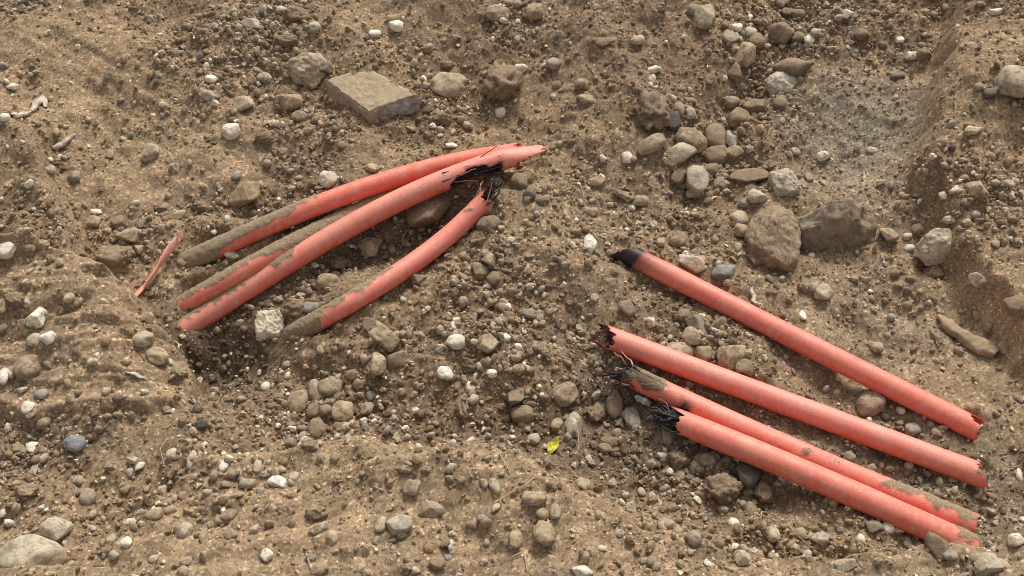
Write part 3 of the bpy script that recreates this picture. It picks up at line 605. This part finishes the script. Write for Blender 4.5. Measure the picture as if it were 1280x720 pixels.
HERO = {   # hand-shaped boulders: local corner points (x right, y beyond, z up) in units of half width
 (1043, 280): [(-.8, -.2, .22), (.05, -.15, .62), (.5, -.22, .22), (.9, -.1, .1), (-.95, .12, .25), (-.12, .25, .8), (.36, .25, .74), (.98, .25, .28), (-.92, -.3, -.45), (-.3, -.45, -.55), (.4, -.45, -.6), (.93, -.3, -.5), (-.85, .7, -.5), (.85, .7, -.5), (-.98, 0, -.1), (1, 0, -.1)],
 (966, 299): [(-.55, .9, .1), (.35, 1.05, .35), (.75, .5, .55), (.9, -.1, .4), (.7, -.9, .15), (.25, -1.15, .05), (-.75, -.35, .2), (-.95, .1, -.1), (.0, .2, .65), (-.8, .6, -.6), (.9, .8, -.6), (.7, -1, -.6), (-.8, -.5, -.6)],
 (383, 88): [(-.95, .2, .35), (-.3, .75, .6), (.6, .8, .5), (.95, .3, .2), (.85, -.35, -.1), (.35, -.75, -.5), (-.2, -.6, .1), (-.55, -.5, -.3), (-1, 0, -.5), (.3, .1, .72), (-.8, .6, -.6), (.9, .7, -.6)],
 (978, 105): [(-.9, .3, .4), (.1, .8, .7), (.85, .6, .5), (1, .1, .3), (.5, -.7, .1), (-.4, -.9, .1), (-1, -.3, .2), (-.3, -.2, .75), (-.9, .3, -.6), (.9, .5, -.6), (.5, -.8, -.6), (-.6, -.9, -.6)],
 (980, 229): [(-.9, .6, .4), (.3, .9, .55), (.6, .4, .7), (.95, -.7, .3), (.2, -1, .2), (-.7, -.7, .35), (-.2, -.1, .8), (-.9, .6, -.6), (.8, .8, -.6), (.9, -.8, -.6), (-.7, -.8, -.6)],
 (1178, 308): [(-1, -.5, -.1), (-.9, .1, .5), (-.3, .5, .8), (.3, .5, .7), (.9, .3, .35), (1, -.2, .0), (.4, -.4, .3), (-.1, -.2, .6), (-.5, -.7, -.2), (-.9, .5, -.6), (.9, .6, -.6), (.8, -.5, -.6), (-.8, -.9, -.6)],
 (338, 407): [(-.85, .5, .75), (.5, .7, .8), (.95, .3, .6), (1, -.4, .3), (.6, -.75, .1), (-.7, -.7, .1), (-1, -.1, .4), (-.9, .6, -.6), (.9, .6, -.6), (.9, -.7, -.6), (-.9, -.7, -.6)],
}
def hull_mesh(pts, seed, levels=4):
    bm = bmesh.new()
    for p in pts: bm.verts.new(p)
    r = bmesh.ops.convex_hull(bm, input=bm.verts)
    bmesh.ops.delete(bm, geom=[e for e in r["geom_interior"] if isinstance(e, bmesh.types.BMVert)], context='VERTS')
    bmesh.ops.bevel(bm, geom=bm.edges[:]+bm.verts[:], offset=.06, segments=2, affect='EDGES', profile=.5)
    bmesh.ops.triangulate(bm, faces=bm.faces[:])
    for _ in range(levels):
        el = [e for e in bm.edges if e.calc_length() > .10]
        if not el: break
        bmesh.ops.subdivide_edges(bm, edges=el, cuts=1); bmesh.ops.triangulate(bm, faces=bm.faces[:])
    bm.normal_update()
    V = np.array([v.co[:] for v in bm.verts]); N = np.array([v.normal[:] for v in bm.verts]); F = np.array([[v.index for v in f.verts] for f in bm.faces]); bm.free()
    V = V+N*(.06*fbm3(V*2.5, seed, 3)+.045*fbm3(V*8, seed+4, 3))[:, None]
    return V, F
SHAPE = {'r': ["rounded pebble", "rounded cobble"], 'a': ["angular pebble", "angular stone"], 'f': ["flat stone", "flat slabby stone"], 'c': ["soil clod", "large soil clod"]}
HLAB = {(1043, 280): "big angular boulder with a dark face, largest on the slope above the lone conduit", (966, 299): "tall rough tan rock leaning beside the big angular boulder", (383, 88): "tan angular boulder touching the corner of the flat concrete slab",
        (38, 698): "big rounded cream boulder beside the loose gravel slope", (1270, 103): "big cream boulder resting on the brown slope past the grey sand", (1178, 308): "boulder with a pale clean face and a muddy brown side on the slope",
        (978, 105): "blocky cream boulder below the dark brown rock atop the gully", (980, 229): "blocky pale rock between the gully cobbles and the big angular boulder", (338, 407): "white squarish stone with a muddy top near the half buried conduit",
        (628, 103): "dark crumbly soil clod standing on the upper slope past the slab", (815, 136): "big soil clod with a dark stone stuck to its side", (537, 269): "brown angular rock lying between the split conduit and the half buried one"}
items = [q.split() for ln in STONES.strip().splitlines() for q in ln.split('|')]
stone_pts = []; recs = []
for k, it in enumerate(items):
    px, py, w, h = map(float, it[:4]); cc, sh = it[4]; rot = float(it[5]) if len(it) > 5 else 0
    rng = np.random.default_rng(1000+k)
    P = march(px, py, H_f); s = scale_at(P)
    a = w*s/2*1.07; b = h*s/2*1.2
    c = min(a, b)*(.78 if sh == 'r' else .5 if sh == 'f' else .85)
    big = max(w, h)
    sub = 5 if big > 60 else 4 if big > 20 else 3
    key = (int(px), int(py))
    if key in HERO:
        V, F = hull_mesh(HERO[key], 500+k); e = (V.max(0)-V.min(0))/2; V = V-(V.max(0)+V.min(0))/2
        V = V/e[0]*a; yy = h*s; up = 1.0
        # match the seen height: depth seen at sin(pitch), height at cos(pitch)
        ext_ = (V@_u).max()-(V@_u).min(); V[:, 1:] *= yy*1.08/ext_
        dz = (V[:, 2].max())*0.36; P = march(px, py, H_f, dz); flat_ = False
    else:
        V, F = rock_shape(sh, 2000+k*3, sub)
        V = V*np.array([a, b, c])
        tilt = rng.normal(0, .16, 2)
        V = V@np.array(Matrix.Rotation(tilt[0], 3, 'X')@Matrix.Rotation(tilt[1], 3, 'Y')).T
        r_ = math.radians(rot); V = V@np.array([[math.cos(r_), -math.sin(r_), 0], [math.sin(r_), math.cos(r_), 0], [0, 0, 1]]).T
        dz = c*(rng.uniform(.15, .5) if big < 24 else .38 if sh != 'c' else .12); P = march(px, py, H_f, dz)
    colr = np.array(PAL[cc][1])*(.84+.28*rng.random())*(1+rng.normal(0, .07)*np.array([.3, 0, -.5]))
    if key == (1043, 280): colr = np.array([.285, .232, .165])
    if sh == 'c': colr = .35*colr+.65*soil_at(P[0], P[1])[0]*1.12
    mud = {'W': .13, 'C': .21, 'T': .25, 'B': .32, 'G': .24, 'D': .22, 'P': .2, 'Y': .27, 'U': .16, 'O': .2}[cc]+rng.normal(0, .035)
    if sh == 'c': mud += .05
    if key in HERO: mud = {'T': .14, 'C': .16, 'W': .2, 'B': .2, 'G': .2}[cc]+(.14 if sh == 'c' else 0)
    nm = "soil_clod" if sh == 'c' else "boulder" if big >= 44 else "stone" if big >= 24 else "pebble"
    o = obj(nm, mesh(nm, V, F, M_STONE, True), None, P); o.color = (*np.clip(colr, .02, .9), float(np.clip(mud, 0, .6)))
    dist = [math.hypot(px-l[0][0], py-l[0][1]) if l[0] != key else 1e9 for l in LM]; lm = LM[int(np.argmin(dist))][1]
    size = "tiny" if big < 12 else "small" if big < 18 else "medium" if big < 26 else "sizeable"
    asp = max(w, h)/min(w, h); form = "elongated " if asp > 1.7 else "stubby " if asp < 1.15 else ""
    lab = HLAB.get(key) or f"{size} {form}{PAL[cc][0] if sh != 'c' else 'crumbly '+PAL[cc][0]} {SHAPE[sh][1 if big >= 24 else 0]} {'beside' if min(dist) < 45 else 'near'} {lm}"
    recs.append((o, lab, "clod" if sh == 'c' else "stone", [LM[i][1] for i in np.argsort(dist)[1:4]])); stone_pts.append((P[0], P[1], max(a, b)))
cnt = {}
for o, lab, cat, alt in recs: cnt[lab] = cnt.get(lab, 0)+1
out = []; used_l = set()
for o, lab, cat, alt in recs:
    if cnt[lab] > 1:
        for q in alt:
            l2 = lab+", towards "+q
            if l2 not in used_l and len(l2.split()) <= 16: lab = l2; break
    used_l.add(lab); out.append((o, lab, cat))
cnt = {}
for o, lab, cat in out: cnt[lab] = cnt.get(lab, 0)+1
for o, lab, cat in out: tag(o, lab, cat, lab if cnt[lab] > 1 else ("soil clods lying loose" if cat == "clod" else "loose stones in the dug soil"))
stone_pts = np.array(stone_pts)

# ------------------------------------------------------------------ concrete slab
top = [(405, 103), (437, 88), (466, 84), (524, 121), (472, 136), (462, 139)]
Tp = np.array([march(px, py, Hs_f, .045) for px, py in top])
zc = Tp.mean(0); A_ = np.c_[Tp[:, 0], Tp[:, 1], np.ones(len(Tp))]; co = np.linalg.lstsq(A_, Tp[:, 2], rcond=None)[0]; Tp[:, 2] = A_@co
se = bpy.data.objects.new("concrete_slab", None); COL.objects.link(se); se.location = zc-np.array([0, 0, .05])
tag(se, "flat brown paving slab with a broken grey edge, lying loose on the slope", "slab")
bm = bmesh.new(); t = [bm.verts.new(p-zc+np.array([0, 0, .05])) for p in Tp]; lo = [bm.verts.new((p-zc)*np.array([.97, .97, 1])-np.array([0, 0, .02])) for p in Tp]
bm.faces.new(t); n_ = len(t)
for i in range(n_): bm.faces.new((t[(i+1) % n_], t[i], lo[i], lo[(i+1) % n_]))
bm.faces.new(lo[::-1]); bmesh.ops.recalc_face_normals(bm, faces=bm.faces[:])
bmesh.ops.bevel(bm, geom=bm.edges[:], offset=.004, segments=2, affect='EDGES'); bmesh.ops.triangulate(bm, faces=bm.faces[:])
for _ in range(6):
    el = [e for e in bm.edges if e.calc_length() > .008]
    if not el: break
    bmesh.ops.subdivide_edges(bm, edges=el, cuts=1); bmesh.ops.triangulate(bm, faces=bm.faces[:])
bm.normal_update()
V = np.array([v.co[:] for v in bm.verts]); N = np.array([v.normal[:] for v in bm.verts]); F = np.array([[v.index for v in f.verts] for f in bm.faces]); bm.free()
side = np.abs(N[:, 2]) < .6
V = V+N*(np.where(side, .004, .0016)*fbm3(V*45, 6, 3)+.0012*fbm3(V*160, 8, 2))[:, None]
obj("slab", mesh("slab", V, F, M_SLAB, True), se)
# grey broken face on the edge that looks to the right and the trench
a_, b_ = Tp[4]-zc, Tp[3]-zc
nn = 40; mm = 14; uu, vv_ = np.meshgrid(np.linspace(.04, .99, nn), np.linspace(0, 1, mm))
e_ = (b_-a_); outw = np.array([e_[1], -e_[0], 0]); outw /= np.linalg.norm(outw)
G_ = a_[None, None]*(1-uu[..., None])+b_[None, None]*uu[..., None]+np.array([0, 0, 1.0])*((.045-.05*vv_)[..., None])
bl = np.minimum(np.minimum(uu-.04, .99-uu)*8, np.minimum(vv_, 1-vv_)*5).clip(0, 1)
G_ = G_+outw*((.0005+bl*(.006+.004*fbm(uu*9, vv_*4, 61, 3)))[..., None])
I = np.arange(nn*mm).reshape(mm, nn)
obj("broken_face", mesh("broken_face", G_.reshape(-1, 3), np.stack([I[:-1, :-1], I[1:, :-1], I[1:, 1:], I[:-1, 1:]], -1).reshape(-1, 4), M_SLABG, True), se)

# ------------------------------------------------------------------ shards, leaf, straw
def shard(name, pts, wpx, thick, mat, label, cat, seed, clear=.006):
    P = np.array([march(px, py, H_f, clear) for px, py in pts]); base = P[0].copy()
    tt = np.linspace(0, 1, len(P)); t2 = np.linspace(0, 1, 36); Pc = np.stack([np.interp(t2, tt, P[:, k]) for k in range(3)], 1)
    for _ in range(3): Pc[1:-1] = (Pc[:-2]+2*Pc[1:-1]+Pc[2:])/4
    T, S, U = frames(Pc); s = scale_at(base); w = np.interp(t2, np.linspace(0, 1, len(wpx)), wpx)*s/2
    th = np.linspace(0, TW, 20, endpoint=False)
    cs = np.sign(np.cos(th))*np.abs(np.cos(th))**.7; sn = np.sign(np.sin(th))*np.abs(np.sin(th))**.7
    V = Pc[:, None]+S[:, None]*(cs[None]*w[:, None])[..., None]+U[:, None]*(sn[None]*np.minimum(w*.9, thick)[:, None])[..., None]
    V = V.reshape(-1, 3); V = V+np.stack([fbm3(V*70, seed+i, 3) for i in range(3)], 1)*.0032-base
    I = np.arange(36*20).reshape(36, 20); J = np.roll(I, -1, 1)
    F = np.stack([I[:-1], J[:-1], J[1:], I[1:]], -1).reshape(-1, 4)
    o = obj(name, mesh(name, V, F, mat, True), None, base); tag(o, label, cat); return o
shard("clay_shard", [(1171, 393), (1186, 408), (1206, 422), (1226, 433), (1246, 443)], [3, 14, 17, 19, 24, 14], .011, M_CLAY, "long crooked tan clay shard lying on the brown slope", "shard", 5, .008)
M_PLAS = plain("plaster", (.40, .335, .25), (.64, .57, .46), 80, .9, .2)
shard("plaster_shard", [(68, 185), (80, 178), (94, 167)], [4, 12, 3], .005, M_PLAS, "slim white plaster shard lying at a slant on the soil", "shard", 15)
shard("plaster_shard", [(15, 145), (28, 143), (40, 141)], [5, 9, 5], .005, M_PLAS, "straight white plaster shard touching a bent one", "shard", 25)
shard("plaster_shard", [(39, 139), (46, 129), (53, 122), (58, 134)], [5, 9, 8, 3], .005, M_PLAS, "bent white plaster shard touching a straight one", "shard", 35)
shard("plaster_shard", [(155, 466), (170, 468), (184, 475)], [2, 5, 2], .003, M_PLAS, "thin white sliver lying on the scraped soil bank", "shard", 45, .003)
shard("bone_shard", [(938, 362), (944, 370), (941, 376), (950, 381)], [4, 5, 4, 4], .004, M_PLAS, "crooked white sliver beside the lone straight conduit", "shard", 55, .008)
# leaf
lp = march(692, 556, H_f, .012)
u_, v_ = np.meshgrid(np.linspace(-1, 1, 17), np.linspace(0, 1, 21))
wd = np.sin(np.pi*np.clip(v_, 0, 1)**.8)*.017
Lx = u_*wd*.62; Ly = (v_-.5)*.05; Lz = np.abs(u_)**1.5*.009*np.sin(np.pi*v_)+.004*np.sin(v_*7)+.002*vn(u_*3, v_*6, 3)
la = math.radians(-28); LV = np.stack([Lx*math.cos(la)-Ly*math.sin(la), Lx*math.sin(la)+Ly*math.cos(la), Lz], -1).reshape(-1, 3)
I = np.arange(21*17).reshape(21, 17)
le = bpy.data.objects.new("fallen_leaf", None); COL.objects.link(le); le.location = lp-np.array([0, 0, .006]); tag(le, "curled yellow-green fallen leaf lying on the dark soil", "leaf")
o = obj("blade", mesh("blade", LV, np.stack([I[:-1, :-1], I[:-1, 1:], I[1:, 1:], I[1:, :-1]], -1).reshape(-1, 4), M_LEAF, True), le)
md = o.modifiers.new("thickness", 'SOLIDIFY'); md.thickness = .0006
mid_i = [r_*17+8 for r_ in range(21)]
obj("midrib", strand_mesh([(LV[mid_i]+np.array([0, 0, .0006]), 1)], .0009, plain("midrib", (.42, .40, .12), (.6, .56, .25)), name="midrib"), le)
# straw stalks and rootlets
ST = [([(618, 629), (640, 615), (658, 605), (670, 595)], 1.6, "pale branched straw stalk lying on the scraped ledge"),
      ([(624, 565), (632, 580), (638, 592)], 1.1, "dark thin rootlet at the rim of the scraped ledge"),
      ([(130, 136), (148, 134), (165, 134)], 1.0, "fine straw blade on the smooth upper slope"),
      ([(383, 692), (386, 702), (389, 711)], 1.8, "short pale straw stub beside the tan pebble on the ledge"),
      ([(560, 575), (566, 590), (578, 610)], .9, "thin rootlet crossing the ledge beside the round half buried stone"),
      ([(640, 696), (652, 690), (656, 692), (659, 714)], 1.5, "bent white rootlet standing out of the ledge"),
      ([(205, 580), (200, 560), (210, 548)], .8, "fine rootlet on the loose gravel slope"),
      ([(720, 520), (724, 556), (721, 568)], .9, "thin curved rootlet beside the white mottled cobble"),
      ([(1195, 612), (1203, 622), (1207, 632)], 1.0, "fine pale rootlet between the cut conduit ends"),
      ([(866, 201), (876, 198), (884, 197)], 1.3, "pale twig lying across the gully cobbles"),
      ([(502, 302), (506, 292), (512, 285)], 1.6, "short brown twig below the brown angular rock"),
      ([(985, 655), (1000, 672), (1014, 684)], 1.0, "thin rootlet looping over the soil below the pair of conduits")]
for i, (pts, r_, lab) in enumerate(ST):
    P = np.array([march(px, py, H_f, .004+(.004 if 0 < j < len(pts)-1 else 0)) for j, (px, py) in enumerate(pts)]); base = P[0].copy()
    tt = np.linspace(0, 1, len(P)); t2 = np.linspace(0, 1, 24); Pc = np.stack([np.interp(t2, tt, P[:, k]) for k in range(3)], 1)-base
    for _ in range(3): Pc[1:-1] = (Pc[:-2]+2*Pc[1:-1]+Pc[2:])/4
    nm = "straw_stalk" if "straw" in lab else "twig" if "twig" in lab else "rootlet"
    tag(obj(nm, strand_mesh([(Pc, 1)], r_*.001, M_STRAW, 6, name=nm), None, base), lab, "twig" if nm == "twig" else "straw" if nm == "straw_stalk" else "rootlet", "straw and rootlets")

# ------------------------------------------------------------------ loose gravel and crumbs (uncountable)
smooth = np.maximum(smooth, .97*bank)
patch_f = interp(patch); smooth_f = interp(smooth); sand_f = interp(sand); dark_f = interp(dark_m); gully_f = interp(gully); tl_f = interp(np.maximum(trenchL, np.maximum(midlow*.8, trenchR*.7)))
pipe_pts = np.concatenate([C[int(EXPO[k][0]*len(C)):int(EXPO[k][1]*len(C)):2] for k, C in PIPES.items()])
def scatter(n, seed, dens):
    rng = np.random.default_rng(seed); out = []; tot = 0
    while tot < n:
        m = n*2
        x = rng.uniform(-1.62, 1.62, m); y = rng.uniform(-1.02, 1.36, m)
        half = (CAM[1]*-1+y)*.62+.36+.25        # thin out well outside what can be seen
        k = (rng.random(m) < dens(x, y)) & ((np.abs(x) < half) | (rng.random(m) < .35))
        x, y = x[k], y[k]; out.append(np.c_[x, y]); tot += len(x)
    return np.concatenate(out)[:n], rng
def rotmats(n, rng):
    q = rng.normal(size=(n, 4)); q /= np.linalg.norm(q, axis=1)[:, None]; w, x, y, z = q.T
    return np.stack([1-2*(y*y+z*z), 2*(x*y-z*w), 2*(x*z+y*w), 2*(x*y+z*w), 1-2*(x*x+z*z), 2*(y*z-x*w), 2*(x*z-y*w), 2*(y*z+x*w), 1-2*(x*x+y*y)], -1).reshape(-1, 3, 3)
def swarm(name, pts, size, color, kinds, sub, mat, rng, label, cat, smooth_, sink=.25):
    T = [rock_shape(kinds[i % len(kinds)], 7000+i, sub) for i in range(14)]; F0 = T[0][1]; TV = np.stack([t[0] for t in T])
    n = len(pts); w = rng.integers(0, 14, n)
    sc3 = size[:, None]*np.stack([np.ones(n), rng.uniform(.5, 1, n), rng.uniform(.45, .9, n)], 1)
    V = TV[w]*sc3[:, None, :]; V = np.einsum('nij,nvj->nvi', rotmats(n, rng), V)
    z = H_f(pts[:, 0], pts[:, 1])+size*sink
    V += np.c_[pts, z][:, None, :]
    nv = TV.shape[1]; F = (F0[None]+(np.arange(n)*nv)[:, None, None]).reshape(-1, 3)
    col = np.repeat(color, nv, 0)
    if smooth_ == 'mixed': smooth_ = np.repeat(rng.random(n) < .5, len(F0))
    o = obj(name, mesh(name, V.reshape(-1, 3), F, mat, smooth_, col=col)); o["kind"] = "stuff"; tag(o, label, cat); return o
def dens_g(x, y): return np.clip(((.10+.9*patch_f(x, y)**1.2)*(1-.8*smooth_f(x, y))+.5*gully_f(x, y)+.2*tl_f(x, y))*(1-.8*sand_f(x, y)), .02, 1)
pts, rng = scatter(11000, 31, dens_g)
size = .0040*(1-rng.random(len(pts)))**(-1/1.9); size = np.clip(size, .0040, .0120)
names = np.array([PAL[k][1] for k in "WWCCTTTTBGGCPTTCDB"]); col = names[rng.integers(0, len(names), len(pts))]*rng.uniform(.8, 1.12, (len(pts), 1))
s_c = soil_at(pts[:, 0], pts[:, 1]); mixk = np.where(rng.random((len(pts), 1)) < .38, .9, rng.uniform(0, .6, (len(pts), 1))); col = col*(1-mixk)+s_c*1.15*mixk
swarm("gravel", pts, size, col, "aacar", 2, M_GRAVEL, rng, "loose small gravel strewn over the dug soil", "gravel", 'mixed')
def dens_c(x, y): return np.clip((.22+.78*patch_f(x, y))*(1-.85*smooth_f(x, y))+.5*sand_f(x, y)+.3*tl_f(x, y), .015, 1)
pts, rng = scatter(45000, 33, dens_c)
size = .0018*(1-rng.random(len(pts)))**(-1/2.2); size = np.clip(size, .0018, .0085)*(1-.45*sand_f(pts[:, 0], pts[:, 1]))
col = soil_at(pts[:, 0], pts[:, 1])*rng.uniform(.7, 1.35, (len(pts), 1))
lt = rng.random(len(pts)) < .21; col[lt] = np.array(PAL['C'][1])*rng.uniform(.7, 1.35, (lt.sum(), 1))
swarm("soil_crumbs", pts, size, col, "cac", 1, M_CRUMB, rng, "small crumbs of brown soil scattered over the ground", "soil crumbs", False)
# fine root hairs and straw bits
pts, rng = scatter(900, 35, lambda x, y: np.full(len(x), .8))
ps = []
for x, y in pts:
    a = rng.uniform(0, TW); L = rng.uniform(.008, .03); p0 = np.array([x, y]); p1 = p0+L*np.array([math.cos(a), math.sin(a)]); pm = (p0+p1)/2+rng.normal(0, L*.15, 2)
    q = np.array([p0, pm, p1]); z = H_f(q[:, 0], q[:, 1])+np.array([.001, .0035, .001]); ps.append((np.c_[q, z], .6+.7*rng.random()))
o = obj("root_hairs", strand_mesh(ps, .00055, M_STRAW, 3, name="root_hairs")); o["kind"] = "stuff"; tag(o, "fine pale root hairs and straw bits strewn over the soil", "root hairs")
